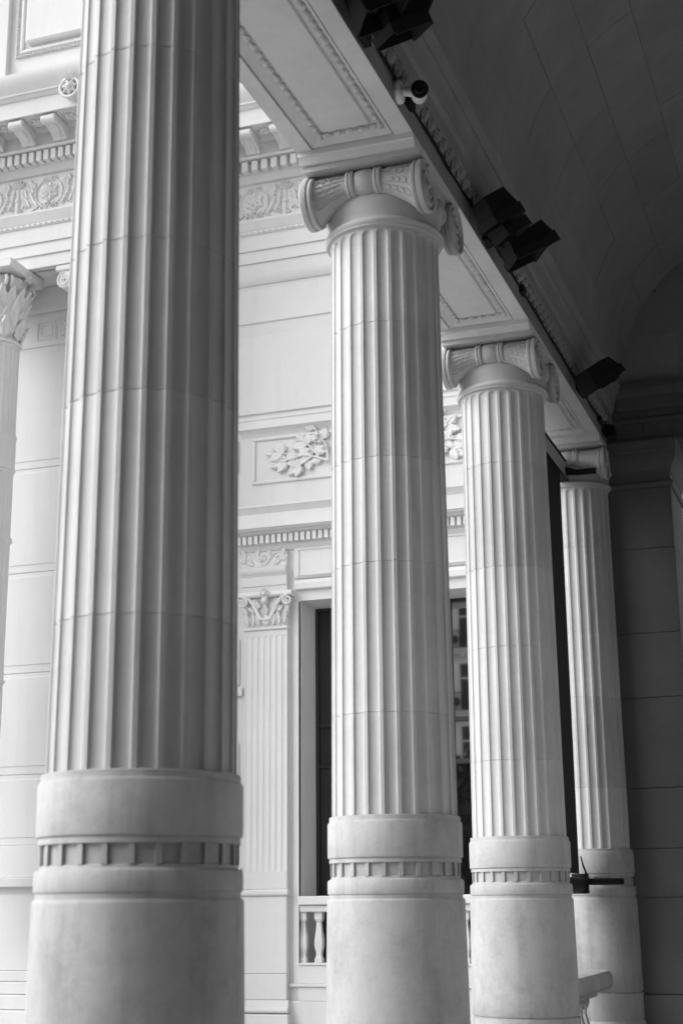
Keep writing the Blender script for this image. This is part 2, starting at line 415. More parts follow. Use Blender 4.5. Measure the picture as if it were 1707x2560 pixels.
for bi, (a, b) in enumerate(bays):
    P0, P1 = -3.735, -3.043            # recess outer edge
    so_ = MB().box(X0, P0, a, b, ZS, 5.846).box(P1, X1, a, b, ZS, 5.846).build('soffit_border', 'beam', ent)
    ya, yb = a, b
    # ogee frame sloping up into the recess: four mitred strips
    q0 = (P0, P1, ya, yb); qa = (P0+.003, P1-.003, ya+.003, yb-.003); qb = (P0+.013, P1-.013, ya+.013, yb-.013); q1 = (P0+.016, P1-.016, ya+.016, yb-.016); q2 = (P0+.095, P1-.058, ya+.10, yb-.10); 
    zs = (ZS+.001, ZS+.028, ZS+.028, ZS+.008, ZS+.046)
    fr = MB(); ring = []
    for (l_, r_, d_, t_), z in zip((q0, qa, qb, q1, q2), zs): ring.append([(l_, d_, z), (r_, d_, z), (r_, t_, z), (l_, t_, z)])
    ring.append([(x, y, 5.85) for x, y, z in ring[4]])
    vs = [p for rg in ring for p in rg]
    fr.add(vs, [(i*4+k, i*4+(k+1) % 4, (i+1)*4+(k+1) % 4, (i+1)*4+k) for i in range(5) for k in range(4)])
    fr.build('soffit_frame', 'beam', ent, smooth=20)
    l_, r_, d_, t_ = q2
    sp = MB().box(l_-.02, r_+.02, d_-.02, t_+.02, ZS+.052, 5.844).build('soffit_ground', 'beam', ent)
    pl = MB().box(l_+.060, r_-.085, d_+.075, t_-.075, ZS+.030, ZS+.056, .008).build('soffit_panel', 'beam', ent)
    zb = ZS+.036
    if bi in (1, 2):
        n = int((t_-d_)/.105)
        for x in (l_+.022, r_-.022):
            for k in range(n):
                y = d_+.04+(t_-d_-.08)*k/(n-1); put(bead, (x, y, zb), sp); put(reel, (x, y+.052, zb), sp)
        for y in (d_+.026, t_-.026):
            for k in range(5):
                x = l_+.075+(r_-l_-.15)*k/4; o = put(bead, (x, y, zb), sp, (0,0,rad(90)))
                if k < 4: put(reel, (x+(r_-l_-.15)/8, y, zb), sp, (0,0,rad(90)))
    else:
        mb = MB(); n = int((t_-d_)/.105)
        for x in (l_+.022, r_-.022):
            for k in range(n): mb.ell((x, d_+.04+(t_-d_-.08)*k/(n-1), zb), .023, .036, .022, 6, 4)
        for y in (d_+.026, t_-.026):
            for k in range(5): mb.ell((l_+.075+(r_-l_-.15)*k/4, y, zb), .036, .023, .022, 6, 4)
        tag(mb.build('bead_row', 'beam', sp, org=tuple(ent.location)), kind='stuff')
# inner mouldings (towards the vault)
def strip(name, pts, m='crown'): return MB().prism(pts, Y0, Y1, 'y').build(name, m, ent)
strip('fascia', [(-2.92, ZS+.003), (-2.897, ZS+.003), (-2.897, 5.962), (-2.915, 5.964), (-2.92, 5.985)])
lm = strip('leaf_moulding', [(-2.92, 5.985), (-2.912, 5.985), (-2.892, 5.992), (-2.862, 6.02), (-2.838, 6.045), (-2.832, 6.055), (-2.832, 6.062), (-2.92, 6.062)])
lt = Relief(lambda u, v, h: (-2.893+.062*v+.8*h, u+.05*(1-v), 5.985+.070*v-.6*h))
lt.leaf(0, 1.0, rad(-90), 1.0, .145, .042, .0, .012)
lt.tube([(-.075, .98), (-.068, .5), (-.03, .12), (0, .0), (.03, .12), (.068, .5), (.075, .98)], .008, .008, .016, 5)
vs_leaf = tmpl(lt.mb, 'leaf', 'crown')
nl = int((Y1-7.6)/.175)
for k in range(nl): put(vs_leaf, (0, 7.6+.175*k, 0), lm)
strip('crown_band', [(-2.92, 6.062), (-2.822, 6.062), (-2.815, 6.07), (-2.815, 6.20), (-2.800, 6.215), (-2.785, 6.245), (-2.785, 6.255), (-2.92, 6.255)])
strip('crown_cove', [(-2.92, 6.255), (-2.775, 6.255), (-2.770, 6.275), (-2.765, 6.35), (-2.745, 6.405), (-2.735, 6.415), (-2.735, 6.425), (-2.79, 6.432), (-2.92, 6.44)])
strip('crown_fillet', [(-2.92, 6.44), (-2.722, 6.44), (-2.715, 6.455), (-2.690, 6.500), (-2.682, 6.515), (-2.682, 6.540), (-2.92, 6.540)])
# outer side cornice, seen only from the forecourt
MB().prism([(X0+.01, 6.3), (X0-.06, 6.3), (X0-.09, 6.4), (X0-.09, 6.5), (X0-.3, 6.75), (X0-.3, 6.95), (X0-.4, 7.1), (X0-.4, 7.2), (X0+.01, 7.2)], Y0, 18.6, 'y').build('outer_cornice', 'facade', ent)

# ------------------------------------------------------------------ barrel vault with its slabs
VR, VX, VZ = 2.10, -.572, 6.5
vs = []; n = 40; fs = []
for y in (-2, 18.9):
    for r in (VR+.05, VR+.22):
        for k in range(n+1):
            a = math.pi*k/n; vs.append((VX-r*math.cos(a), y, VZ+r*math.sin(a)))
m_ = n+1
for k in range(n):
    fs += [(k, k+1, 2*m_+k+1, 2*m_+k), (m_+k, 3*m_+k, 3*m_+k+1, m_+k+1), (k, m_+k, m_+k+1, k+1), (2*m_+k, 2*m_+k+1, 3*m_+k+1, 3*m_+k)]
fs += [(0, 2*m_, 3*m_, m_), (n, m_+n, 3*m_+n, 2*m_+n)]
vault = MB().add(vs, fs).build('vault', 'mortar'); tag(vault, kind='structure')
rows = [0.5, 16.6, 33.5, 48.3, 63.2, 78.0, 102.0]
offs = [10.74, 12.76, 11.55, 12.86, 13.52, 12.9]
for ri in range(6):
    y = offs[ri]
    while y > 5.5: y -= 1.22
    while y < 18.62:
        a, b = max(y, 5.0), min(y+1.22, 18.62); y += 1.22
        if b-a < .1: continue
        t0, t1 = rad(rows[ri]), rad(rows[ri+1]); N = 6; e = .0022; gy = .0022; mb = MB(); q = []
        dr = random.uniform(-.003, .003)
        for yy, ins in ((a+gy, 0), (b-gy, 0)):
            for r in (VR+dr, VR+.045):
                for k in range(N+1):
                    th = t0+e/VR+(t1-t0-2*e/VR)*k/N; q.append((VX-r*math.cos(th), yy, VZ+r*math.sin(th)))
        k1 = N+1; f = []
        for k in range(N): f += [(k, k+1, 2*k1+k+1, 2*k1+k), (k1+k, 3*k1+k, 3*k1+k+1, k1+k+1), (k, k1+k, k1+k+1, k+1), (2*k1+k, 2*k1+k+1, 3*k1+k+1, 3*k1+k)]
        f += [(0, 2*k1, 3*k1, k1), (N, k1+N, 3*k1+N, 2*k1+N)]
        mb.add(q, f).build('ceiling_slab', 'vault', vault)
# rear half of the vault, plain facing slabs in long strips (out of the photograph)
for (t0, t1) in ((102.3, 130), (130.3, 155), (155.3, 179.5)):
    q = []; N = 6
    for yy in (5.0, 18.62):
        for r in (VR, VR+.045):
            for k in range(N+1):
                th = rad(t0+(t1-t0)*k/N); q.append((VX-r*math.cos(th), yy, VZ+r*math.sin(th)))
    k1 = N+1; f = []
    for k in range(N): f += [(k, k+1, 2*k1+k+1, 2*k1+k), (k1+k, 3*k1+k, 3*k1+k+1, k1+k+1)]
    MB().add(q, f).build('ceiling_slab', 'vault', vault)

# ------------------------------------------------------------------ end wall: ashlar pier, cornice band, lunette, passage
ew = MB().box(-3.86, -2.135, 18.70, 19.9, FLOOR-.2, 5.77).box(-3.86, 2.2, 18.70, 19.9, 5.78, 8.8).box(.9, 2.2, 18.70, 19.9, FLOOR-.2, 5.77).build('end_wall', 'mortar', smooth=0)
tag(ew, kind='structure')
zc = [FLOOR, -1.26, -1.10]+[.5976-.57]+ZJ[:]
for z0, z1 in zip([FLOOR, -1.10, .02, .5976, 1.3261, 2.444, 3.2599, 4.3554], [-1.10, .02, .5976, 1.3261, 2.444, 3.2599, 4.3554, 5.16]):
    p = .05 if z1 < -1 else 0
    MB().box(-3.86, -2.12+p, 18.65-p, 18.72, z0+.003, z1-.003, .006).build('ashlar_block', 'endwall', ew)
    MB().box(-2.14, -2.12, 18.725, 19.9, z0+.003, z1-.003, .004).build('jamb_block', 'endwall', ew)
def ring_mould(name, pts):
    """moulding that turns the pier corner: profile (projection, z)"""
    mb = MB(); vs = []
    for p, z in pts: vs += [(-3.5, 18.65-p, z), (-2.12+p, 18.65-p, z), (-2.12+p, 19.9, z)]
    n = len(pts); mb.add(vs, [(i*3+k, i*3+k+1, (i+1)*3+k+1, (i+1)*3+k) for i in range(n-1) for k in range(2)])
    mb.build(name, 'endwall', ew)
ring_mould('neck_moulding', [(-.02, 5.158), (.02, 5.16), (.035, 5.18), (.042, 5.20), (.042, 5.222), (.03, 5.235), (.012, 5.24), (-.02, 5.242)])
ring_mould('pier_capital', [(-.02, 5.243), (.004, 5.243), (.004, 5.36), (.016, 5.365), (.02, 5.39), (.03, 5.40), (.045, 5.43), (.075, 5.48), (.095, 5.53), (.10, 5.56), (.10, 5.62), (.112, 5.63), (.112, 5.72), (.118, 5.73), (.118, 5.775), (-.02, 5.777)])
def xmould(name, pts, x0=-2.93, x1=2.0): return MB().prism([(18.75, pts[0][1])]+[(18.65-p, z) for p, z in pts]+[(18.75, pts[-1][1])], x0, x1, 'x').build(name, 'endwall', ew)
xs_ = [-2.93, -2.42, -1.55, -.6, .4, 2.0]
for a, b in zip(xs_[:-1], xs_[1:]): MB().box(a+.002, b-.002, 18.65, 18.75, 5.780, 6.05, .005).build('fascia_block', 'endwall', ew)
xmould('fascia_moulding', [(0, 6.052), (.02, 6.055), (.03, 6.07), (.03, 6.105), (.012, 6.112)])
xs2 = [-2.93, -2.36, -1.95, -1.0, .3, 2.0]
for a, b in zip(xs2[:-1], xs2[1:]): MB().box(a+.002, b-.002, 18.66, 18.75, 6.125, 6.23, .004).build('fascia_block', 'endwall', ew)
xmould('cornice_band', [(.02, 6.235), (.045, 6.25), (.05, 6.27), (.05, 6.40), (.07, 6.42), (.10, 6.49), (.115, 6.50), (.115, 6.58), (.0, 6.60)], -2.75, 1.7)
# lunette courses
zz = [6.60, 7.26, 7.86, 8.61]
for ci in range(3):
    z0, z1 = zz[ci], zz[ci+1]; cuts = [-2.8, -1.9+.3*ci, -.75, .5-.2*ci, 1.7]
    for a, b in zip(cuts[:-1], cuts[1:]):
        N = 16; tp = []
        for k in range(N+1):
            x = a+.002+(b-a-.004)*k/N; t = (VR+.048)**2-(x-VX)**2
            zt = min(z1-.002, VZ+math.sqrt(t)) if t > 0 else -1
            if zt > z0+.004: tp.append((x, zt))
        if len(tp) < 2: continue
        MB().prism([(tp[0][0], z0+.002)]+tp+[(tp[-1][0], z0+.002)], 18.64, 18.75, 'y').build('lunette_block', 'vault', ew)
# back of the portico, never seen: inner wall, rear wall and a solid near wall added to keep the portico dark
tag(MB().box(1.528, 2.2, -2, 18.7, FLOOR, 9.2).build('inner_wall', 'inner', smooth=0), kind='structure')
tag(MB().box(-2.89, 1.52, -2.0, -1.6, FLOOR, 8.8).build('rear_wall', 'inner', smooth=0), kind='structure')
tag(MB().box(-3.86, -2.9, -2.0, 4.19, -1.94, 7.3).build('near_light_block', 'facade', smooth=0), kind='structure')  # added light block, stands where more columns would be
tag(MB().box(-2.4, 2.2, -2, 18.68, 8.83, 8.95).box(-3.85, -2.66, 4.2, 18.68, 7.21, 7.35).build('portico_roof', 'facade', smooth=0), kind='structure')
# passage beyond the opening
tag(MB().box(-2.7, -2.14, 19.91, 26, FLOOR, 7).build('passage_wall', 'inner', smooth=0), kind='structure')

# ------------------------------------------------------------------ palace wing behind the columns
pw = empty('palace_wing', (-8, 18.9, -1.95))
tag(pw, 'pale carved stone palace wing with cornice, pilaster and tall window beyond the columns', 'building')
YB = 18.9
def F(z, p, yb=YB): return z*(YB-p)/YB          # heights measured on the wall plane, brought forward by p
def fbox(name, x0, x1, p, z0, z1, c=.006, back=None, yb=YB, m='facade', par=None):
    return MB().box(x0, x1, yb-p, (yb+.06 if back is None else back), z0, z1, c).build(name, m, par or pw, org=tuple(pw.location))
def fmould(name, pts, x0, x1, yb=YB, m='facade', ends=True):
    """pts: (projection, z) going up; closed back at +.08"""
    return MB().prism([(yb+.08, pts[0][1])]+[(yb-p, z) for p, z in pts]+[(yb+.08, pts[-1][1])], x0, x1, 'x').build(name, m, pw)
WL, WR, WT = -7.357, -4.55, 4.088
wall = MB().box(-9.9, WL, YB, 20.6, -1.95, 12.5).box(WR, -3.865, YB, 20.6, -1.95, 12.5).box(WL, WR, YB, 20.6, WT, 12.5).box(WL, WR, YB, 20.6, -1.95, -.80)
wall = wall.build('wall', 'facade', pw, smooth=0)
XE0, XE1 = -9.79, -3.87
def upper_entablature(x0, x1, yb):
    f = lambda name, pts, mm='facade': fmould(name, pts, x0, x1, yb, mm)
    f('architrave_fascia', [(.06, 9.10), (.06, 9.295)])
    f('architrave_fascia', [(.085, 9.297), (.085, 9.485)])
    f('architrave_fascia', [(.11, 9.487), (.11, 9.735)])
    bd = f('architrave_crown', [(.12, 9.737), (.125, 9.745), (.14, 9.755), (.14, 9.785), (.13, 9.795), (.14, 9.80), (.17, 9.86), (.20, 9.915), (.205, 9.925), (.205, 9.955), (.06, 9.962)])
    f('frieze', [(.055, 9.963), (.055, 10.60)])
    f('frieze_crown', [(.06, 10.602), (.10, 10.612), (.12, 10.64), (.16, 10.68), (.175, 10.69), (.175, 10.705), (.19, 10.71), (.19, 10.895)])
    f('bed_moulding', [(.20, 10.897), (.31, 10.90), (.325, 10.915), (.33, 10.94)])
    f('modillion_band', [(.30, 10.942), (.30, 11.16), (.34, 11.175), (.36, 11.20)])
    f('corona', [(.05, 11.201), (.76, 11.201), (.77, 11.19), (.78, 11.19), (.78, 11.43), (.79, 11.445)])
    f('cornice_crown', [(.78, 11.446), (.80, 11.45), (.82, 11.47), (.84, 11.50), (.86, 11.505), (.86, 11.53), (.88, 11.56), (.93, 11.62), (.97, 11.70), (.98, 11.75), (.98, 11.79), (.3, 11.84)])
upper_entablature(XE0, XE1, YB)
YL = 17.5
upper_entablature(-13.8, -9.8, YL)
# beads under the architrave crown, too small to pick apart
for nm, x0, x1, yb in (('a', XE0, XE1, YB), ('b', -12.6, -9.85, YL)):
    mb = MB(); x = x0+.03
    while x < x1: mb.ell((x, yb-.142, 9.77), .030, .016, .017, 6, 4); x += .095
    tag(mb.build('bead_row', 'facade', pw), kind='stuff')
dent = tmpl(MB().box(-.049, .049, -.31, .02, 10.712, 10.872, .006), 'dentil', 'facade')
x = -8.9
while x < -6.4: put(dent, (x, YB, 0), pw); x += .158
dent2 = tmpl(MB().box(-.041, .041, -.31, .02, 10.712, 10.872, .006), 'dentil', 'facade')
x = -12.2
while x < -9.9: put(dent2, (x, YL, 0), pw); x += .1235
# modillion brackets with rosettes between them
mp = [(-.30, 10.955), (-.335, 10.955), (-.375, 10.97), (-.40, 11.0), (-.45, 11.03), (-.54, 11.055), (-.62, 11.075), (-.66, 11.07), (-.70, 11.062), (-.735, 11.08), (-.745, 11.12), (-.735, 11.16), (-.72, 11.19), (-.30, 11.19)]
mb = MB().prism(mp, -.105, .105, 'x').lathe([(.056, -.118), (.068, -.106), (.068, .106), (.056, .118)], 14, (0, -.690, 11.118), 'x')
mb.lathe([(.03, -.112), (.045, -.107), (.045, .107), (.03, .112)], 12, (0, -.345, 11.0), 'x')
rl = Relief(lambda u, v, h: (u, -.34-.34*v, 10.985+.10*v-h)); rl.leaf(0, .98, rad(-90), 1.0, .13, .03, .02, .0)
mb.add(rl.mb.v, rl.mb.f)
mod = tmpl(mb, 'modillion', 'facade')
rs = Relief(lambda u, v, h: (u, -.55+v, 11.196-h))
for i in range(6): rs.leaf(0, 0, rad(60*i+10), .105, .075, .04, .02, .0)
rs.ball(0, 0, .03, .025)
rs.tube([(-.13, -.15), (.13, -.15), (.13, .15), (-.13, .15), (-.13, -.15)], .014, .014, .0, 5)
ros = tmpl(rs.mb, 'rosette', 'facade')
for k in range(-2, 4):
    x = -7.95+.535*k; put(mod, (x, YB, 0), pw); put(ros, (x+.268, YB, 0), pw)
for k in range(-3, 2):
    x = -10.99+.54*k; put(mod, (x, YL, 0), pw); put(ros, (x+.27, YL, 0), pw)
# carved frieze
fm = frieze_motif(Relief(lambda u, v, h: (u, -.055-h, 9.965+v)), .95)
fme = tmpl(fm.mb, 'frieze_ornament', 'facade')
for k in range(-1, 3): put(fme, (-8.05+1.06*k, YB, 0), pw)
for k in range(-1, 1): put(fme, (-10.78+1.04*k, YL, 0), pw)
# attic above the projecting bay
fbox('attic_wall', -13.8, -9.8, -.25, 11.83, 15.5, 0, 19.5, YL)
fbox('attic_wall', XE0, XE1, -.25, 11.83, 15.5, 0, 20.5, YB)
fmould('attic_base', [(.22, 11.82), (.22, 12.05), (.16, 12.08), (.10, 12.16), (.02, 12.19), (-.1, 12.25)], -13.8, -9.8, YL)
fbox('attic_pilaster', -12.6, -11.80, -.16, 12.2, 15.4, .01, 18.0, YL)
MB().box(-11.66, -9.85, YL+.20, YL+.3, 12.25, 12.62).build('attic_plinth', 'facade', pw)
for a in ((-11.60, -9.85, 12.97, 13.03), (-11.60, -9.85, 14.03, 14.09), (-11.60, -11.54, 13.03, 14.03), (-9.91, -9.85, 13.03, 14.03)):
    MB().box(a[0], a[1], YL+.20, YL+.3, a[2], a[3], .015).build('panel_frame', 'facade', pw)
MB().box(-11.47, -9.98, YL+.13, YL+.3, 13.10, 13.96, .03).build('attic_panel', 'facade', pw)
mb = MB(); x = -11.66
while x < -9.85:
    for z in (12.93, 14.13): mb.ell((x, YL+.22, z), .022, .03, .02, 6, 4)
    x += .05
z = 12.93
while z < 14.13: mb.ell((-11.66, YL+.22, z), .02, .03, .022, 6, 4); z += .05
tag(mb.build('panel_beading', 'facade', pw), kind='stuff')
# lobed shell ornament on the gutter
rl = Relief(lambda u, v, h: (-9.96+u, 16.55-h, 11.38+v))
rl.tube(arc((0, 0), .15, 0, 360, 20), .028, .028, .02); rl.mb.lathe([(.15, 16.56), (.15, 16.66)], 20, (-9.96, 0, 11.38), 'y')
for i in range(7): rl.leaf(0, 0, rad(i*360/7+12), .13, .09, .05, .0, .03)
rl.ball(0, 0, .045, .06)
for i in range(-1, 2): rl.leaf(.02*i, .13, rad(90-30*i), .1, .07, .04, .04, .03)
rl.mb.build('shell_ornament', 'facade', pw)
# ---- window bay wall, from the architrave down
def slab(name, x0, x1, p, z0, z1, c=.008): return fbox(name, x0, x1, p, F(z0, p), F(z1, p), c)
fmould('wall_moulding', [(.0, 8.955), (.025, 8.965), (.05, 9.0), (.07, 9.06), (.075, 9.098)], XE0, XE1)
slab('wall_panel', -8.9, XE1-.005, .022, 8.36, 8.90)
slab('wall_panel', -8.9, XE1-.005, .030, 6.93, 8.145)
fmould('string_course', [(.0, 6.56), (.012, 6.60), (.03, 6.625), (.07, 6.65), (.105, 6.665), (.105, 6.78), (.12, 6.80), (.12, 6.835), (.05, 6.86)], -8.27, XE1)
fmould('string_course', [(.0, 6.56), (.012, 6.60), (.03, 6.625), (.07, 6.65), (.105, 6.665), (.105, 6.78), (.12, 6.80), (.12, 6.835), (.05, 6.86)], -9.78, -8.60)
# framed panel with the carved branch
fx0, fx1 = -8.075, -4.4
for (a, b, z0, z1) in ((fx0, fx1, 6.50, 6.552), (fx0, fx1, 5.845, 5.895), (fx0, fx0+.05, 5.897, 6.498), (fx1-.05, fx1, 5.897, 6.498)):
    fbox('panel_frame', a, b, .03, z0, z1, .01)
fbox('panel_frame', -8.6, -8.29, .05, 6.05, 6.55, .02); fbox('side_panel', -8.9, -8.33, .06, 6.10, 6.50, .02)
bm_ = branch_motif(Relief(lambda u, v, h: (-7.60+u*.95, YB-.02-h, 6.08+v*.80)))
bm_.mb.build('branch_carving', 'facade', pw)
bm2 = branch_motif(Relief(lambda u, v, h: (-4.78-u*.95, YB-.02-h, 6.08+v*.80)))
bm2.mb.build('branch_carving', 'facade', pw)
# cornice over window and pilaster
fmould('window_cornice', [(.10, 5.045), (.13, 5.06), (.16, 5.085), (.165, 5.10), (.23, 5.105), (.245, 5.125), (.27, 5.13), (.27, 5.33), (.28, 5.345), (.30, 5.38), (.335, 5.42), (.335, 5.44), (.06, 5.50)], -8.27, XE1)
fmould('window_cornice', [(.0, 5.045), (.03, 5.06), (.06, 5.085), (.065, 5.10), (.13, 5.105), (.145, 5.125), (.17, 5.13), (.17, 5.33), (.18, 5.345), (.20, 5.38), (.235, 5.42), (.235, 5.44), (.0, 5.50)], -9.78, -8.30)
fbox('dentil_band', -8.26, XE1, .09, 4.91, 5.04, 0)
d3 = tmpl(MB().box(-.029, .029, -.165, .0, 4.925, 5.043, .004), 'dentil', 'facade')
x = -8.215
while x < -6.7: put(d3, (x, YB, 0), pw); x += .0885
x = -5.5
while x < -4.2: put(d3, (x, YB, 0), pw); x += .0885
fmould('dentil_base', [(.03, 4.835), (.045, 4.84), (.06, 4.86), (.085, 4.885), (.09, 4.907), (.06, 4.909)], -8.25, XE1)
# pilaster entablature block: scroll panel and fasciae
fbox('pilaster_frieze', -8.22, -7.52, .055, 4.60, 4.833, .012)
rl = Relief(lambda u, v, h: (-7.87+u, YB-.055-h, 4.615+v))
for sg in (-1, 1):
    rl.spiral((sg*.23, .09), .06, 1.3, rad(90), sg, .012, .006, .004)
    rl.tube([(sg*.02, .02), (sg*.10, .10), (sg*.17, .18), (sg*.26, .20), (sg*.33, .17)], .014, .008, .006)
    for (u, v, a) in ((.05,.06,60), (.10,.14,100), (.27,.06,40), (.28,.14,70), (.14,.03,20), (.31,.05,100)):
        aa = rad(a) if sg > 0 else math.pi-rad(a); rl.leaf(sg*u, v, aa, .13, .075, .026, .012)
for i in range(5): rl.leaf(0, .12, rad(90+72*i), .065, .05, .025, .01)
rl.mb.build('scroll_carving', 'facade', pw)
fmould('pilaster_architrave', [(.05, 4.235), (.055, 4.24), (.055, 4.33), (.07, 4.332), (.07, 4.47), (.08, 4.475), (.085, 4.49), (.10, 4.50), (.115, 4.53), (.125, 4.565), (.125, 4.59), (.05, 4.60)], -8.21, -7.515)
# panel above the window and the window head
fbox('head_panel', -7.42, -4.45, .045, 4.40, 4.86, .02)
for (a, b, z0, z1) in ((-7.36, -4.5, 4.43, 4.46), (-7.36, -4.5, 4.80, 4.83), (-7.36, -7.33, 4.462, 4.798)):
    fbox('head_frame', a, b, .06, z0, z1, .008)
fmould('window_head', [(.0, 4.235), (.05, 4.24), (.06, 4.25), (.06, 4.33), (.05, 4.345), (.04, 4.38)], -7.405, -4.5)
# pilaster with flutes
px0, px1, pp = -8.135, -7.500, .085
pf = [(-.0), ]
nfl = 7; wcell = (px1-px0)/nfl; us = [-.5, -.36, -.30, -.18, 0, .18, .30, .36]; zs = [.40, .43, 1.2, 2.4, 3.52]+[3.58+.032*math.sin(math.pi/2*i/5) for i in range(6)]+[3.64, 3.685]
vs = []; cols = nfl*len(us)+1
for z in zs:
    for k in range(nfl):
        for u in us:
            s2 = (u/.36)**2+(max(0, z-3.58)/.032)**2
            d = .011*(1-s2)**.5 if (s2 < 1 and z > .41) else 0
            vs.append((px0+wcell*(k+.5+u), YB-pp+d, z))
    vs.append((px1, YB-pp, z))
fs = [(i*cols+k, i*cols+k+1, (i+1)*cols+k+1, (i+1)*cols+k) for i in range(len(zs)-1) for k in range(cols-1)]
sh = MB().add(vs, fs)
sh.add([(px0, YB-pp, .40), (px0, YB-pp, 3.685), (px0, YB+.05, 3.685), (px0, YB+.05, .40)], [(0,1,2,3)])
sh.add([(px1, YB-pp, .40), (px1, YB-pp, 3.685), (px1, YB+.05, 3.685), (px1, YB+.05, .40)], [(0,1,2,3)])
pil = sh.build('pilaster_shaft', 'facade', pw, smooth=45)
fmould('pilaster_neck', [(.085, 3.687), (.10, 3.69), (.115, 3.70), (.115, 3.725), (.10, 3.735)], px0-.015, px1+.015)
fbox('pilaster_bell', px0+.01, px1-.01, .08, 3.735, 4.15, .01)
fmould('pilaster_abacus', [(.09, 4.15), (.14, 4.165), (.15, 4.18), (.15, 4.215), (.14, 4.233)], px0-.09, px1+.085)
rl = Relief(lambda u, v, h: (-7.8175+u, YB-.085-h, 3.735+v))
for sg in (-1, 1):
    rl.spiral((sg*.34, .36), .075, 1.7, rad(90), sg, .022, .010, .05)
    rl.tube([(sg*.06, .10), (sg*.12, .20), (sg*.19, .33), (sg*.26, .42), (sg*.33, .435)], .030, .022, .03)
    rl.spiral((sg*.13, .30), .05, 1.3, rad(120), sg, .014, .008, .02)
    for (u, v, a, L) in ((.27,.02,80,.2),(.20,.02,95,.2),(.28,.14,70,.18),(.10,.02,75,.17),(.16,.22,30,.12),(.08,.27,50,.12),(.32,.24,100,.12),(.11,.34,20,.12)):
        aa = rad(a) if sg > 0 else math.pi-rad(a); rl.leaf(sg*u, v, aa, L, .10, .045, .04)
rl.leaf(0, .02, rad(90), .16, .16, .05, .03); rl.leaf(0, .16, rad(90), .16, .08, .04, .03)
rl.tube([(-.10, .12), (0, .10), (.10, .12)], .022, .022, .03)
for i in range(5): rl.leaf(0, .46, rad(90+72*i), .08, .07, .05, .03, .05)
rl.ball(0, .37, .05, .06); rl.ball(0, .46, .03, .09)
rl.mb.build('pilaster_capital', 'facade', pw)
# pilaster foot and pedestal
fbox('pilaster_foot', px0-.06, px1+.001, .087, .175, .399, .004)
fmould('pedestal_cap', [(.09, .085), (.11, .09), (.125, .11), (.125, .15), (.11, .165), (.09, .173)], px0-.10, px1+.02)
fbox('pedestal', px0-.06, px1, .09, -.905, .083, .008)
fbox('pedestal', px0-.065, px1+.003, .10, -1.235, -.908, .008)
fmould('pedestal_base', [(.10, -1.40), (.14, -1.395), (.155, -1.37), (.15, -1.34), (.12, -1.32), (.11, -1.27), (.10, -1.237)], px0-.09, px1+.03)
fbox('pedestal_plinth', px0-.12, px1+.05, .17, -1.95, -1.41, .01)
# wall strip left of the pilaster with its small sunk panels
for z0, z1 in ((2.95, 3.60), (1.15, 2.15), (.5, .95)):
    fbox('strip_panel', -8.55, -8.24, .03, z0, z1, .015)
    fbox('strip_band', -8.8, -8.19, .045, z0-.16, z0-.04, .01)
for z0, z1 in ((-.03, .17), (-.75, -.03+-.01), (-1.2, -.76)): fbox('strip_base', -9.1, -8.24, .06, z0, z1, .01)
# jamb strip right of the pilaster and wall below the window
fbox('jamb_strip', px1+.055, WL, .012, -1.03, 4.07, .005)
for z0, z1, p in ((-1.07, -1.03, .05), (-1.95, -1.25, .05)): fbox('window_apron', -7.49, WR, p, z0, z1, .006)
fbox('window_apron', -7.36, WR, .02, -1.03, -.80, .006); fbox('window_apron', -7.36, WR, .025, -1.248, -1.072, .006)
# ---- window
wn = empty('window', (WL-pw.location.x, .7, 1.0)); wn.parent = pw
WO = (WL, YB+.7, -.95)
def wpart(mb, name, m): return mb.build(name, m, wn, org=WO)
YG = 19.60
fr = MB().box(WL, WL+.045, YG-.06, YG+.05, -.8, WT, .006).box(WR-.045, WR, YG-.06, YG+.05, -.8, WT, .006).box(WL+.046, WR-.046, YG-.06, YG+.05, WT-.05, WT, .006)
wpart(fr, 'window_frame', 'frame')
for zt in (2.41, 1.84): wpart(MB().box(WL+.046, WR-.046, YG-.05, YG+.04, zt-.03, zt+.03, .006), 'transom', 'frame')
mull = [WL+.82, WR-.82]
for xm in mull:
    for z0, z1 in ((-.79, 1.809), (1.871, 2.379), (2.441, WT-.052)): wpart(MB().box(xm-.03, xm+.03, YG-.045, YG+.04, z0, z1, .006), 'mullion', 'frame')
for a, b in ((WL+.047, WL+.26), (WR-.26, WR-.047)):
    for z0, z1 in ((-.79, 1.809), (1.871, 2.379), (2.441, WT-.052)):
        wpart(MB().box(a, b, YG-.02, YG+.03, z0, z1, .004), 'side_panel', 'frame')
xs_ = [WL+.23]+mull+[WR-.23]
for a, b in zip(xs_[:-1], xs_[1:]):
    for z0, z1 in ((-.79, 1.81), (1.87, 2.38), (2.44, WT-.052)): wpart(MB().box(a+.031, b-.031, YG-.004, YG+.004, z0, z1), 'pane', 'pane')
MB().box(WL-.05, WR+.05, 20.3, 20.35, -.8, WT+.05).build('room_dark', 'room', pw)
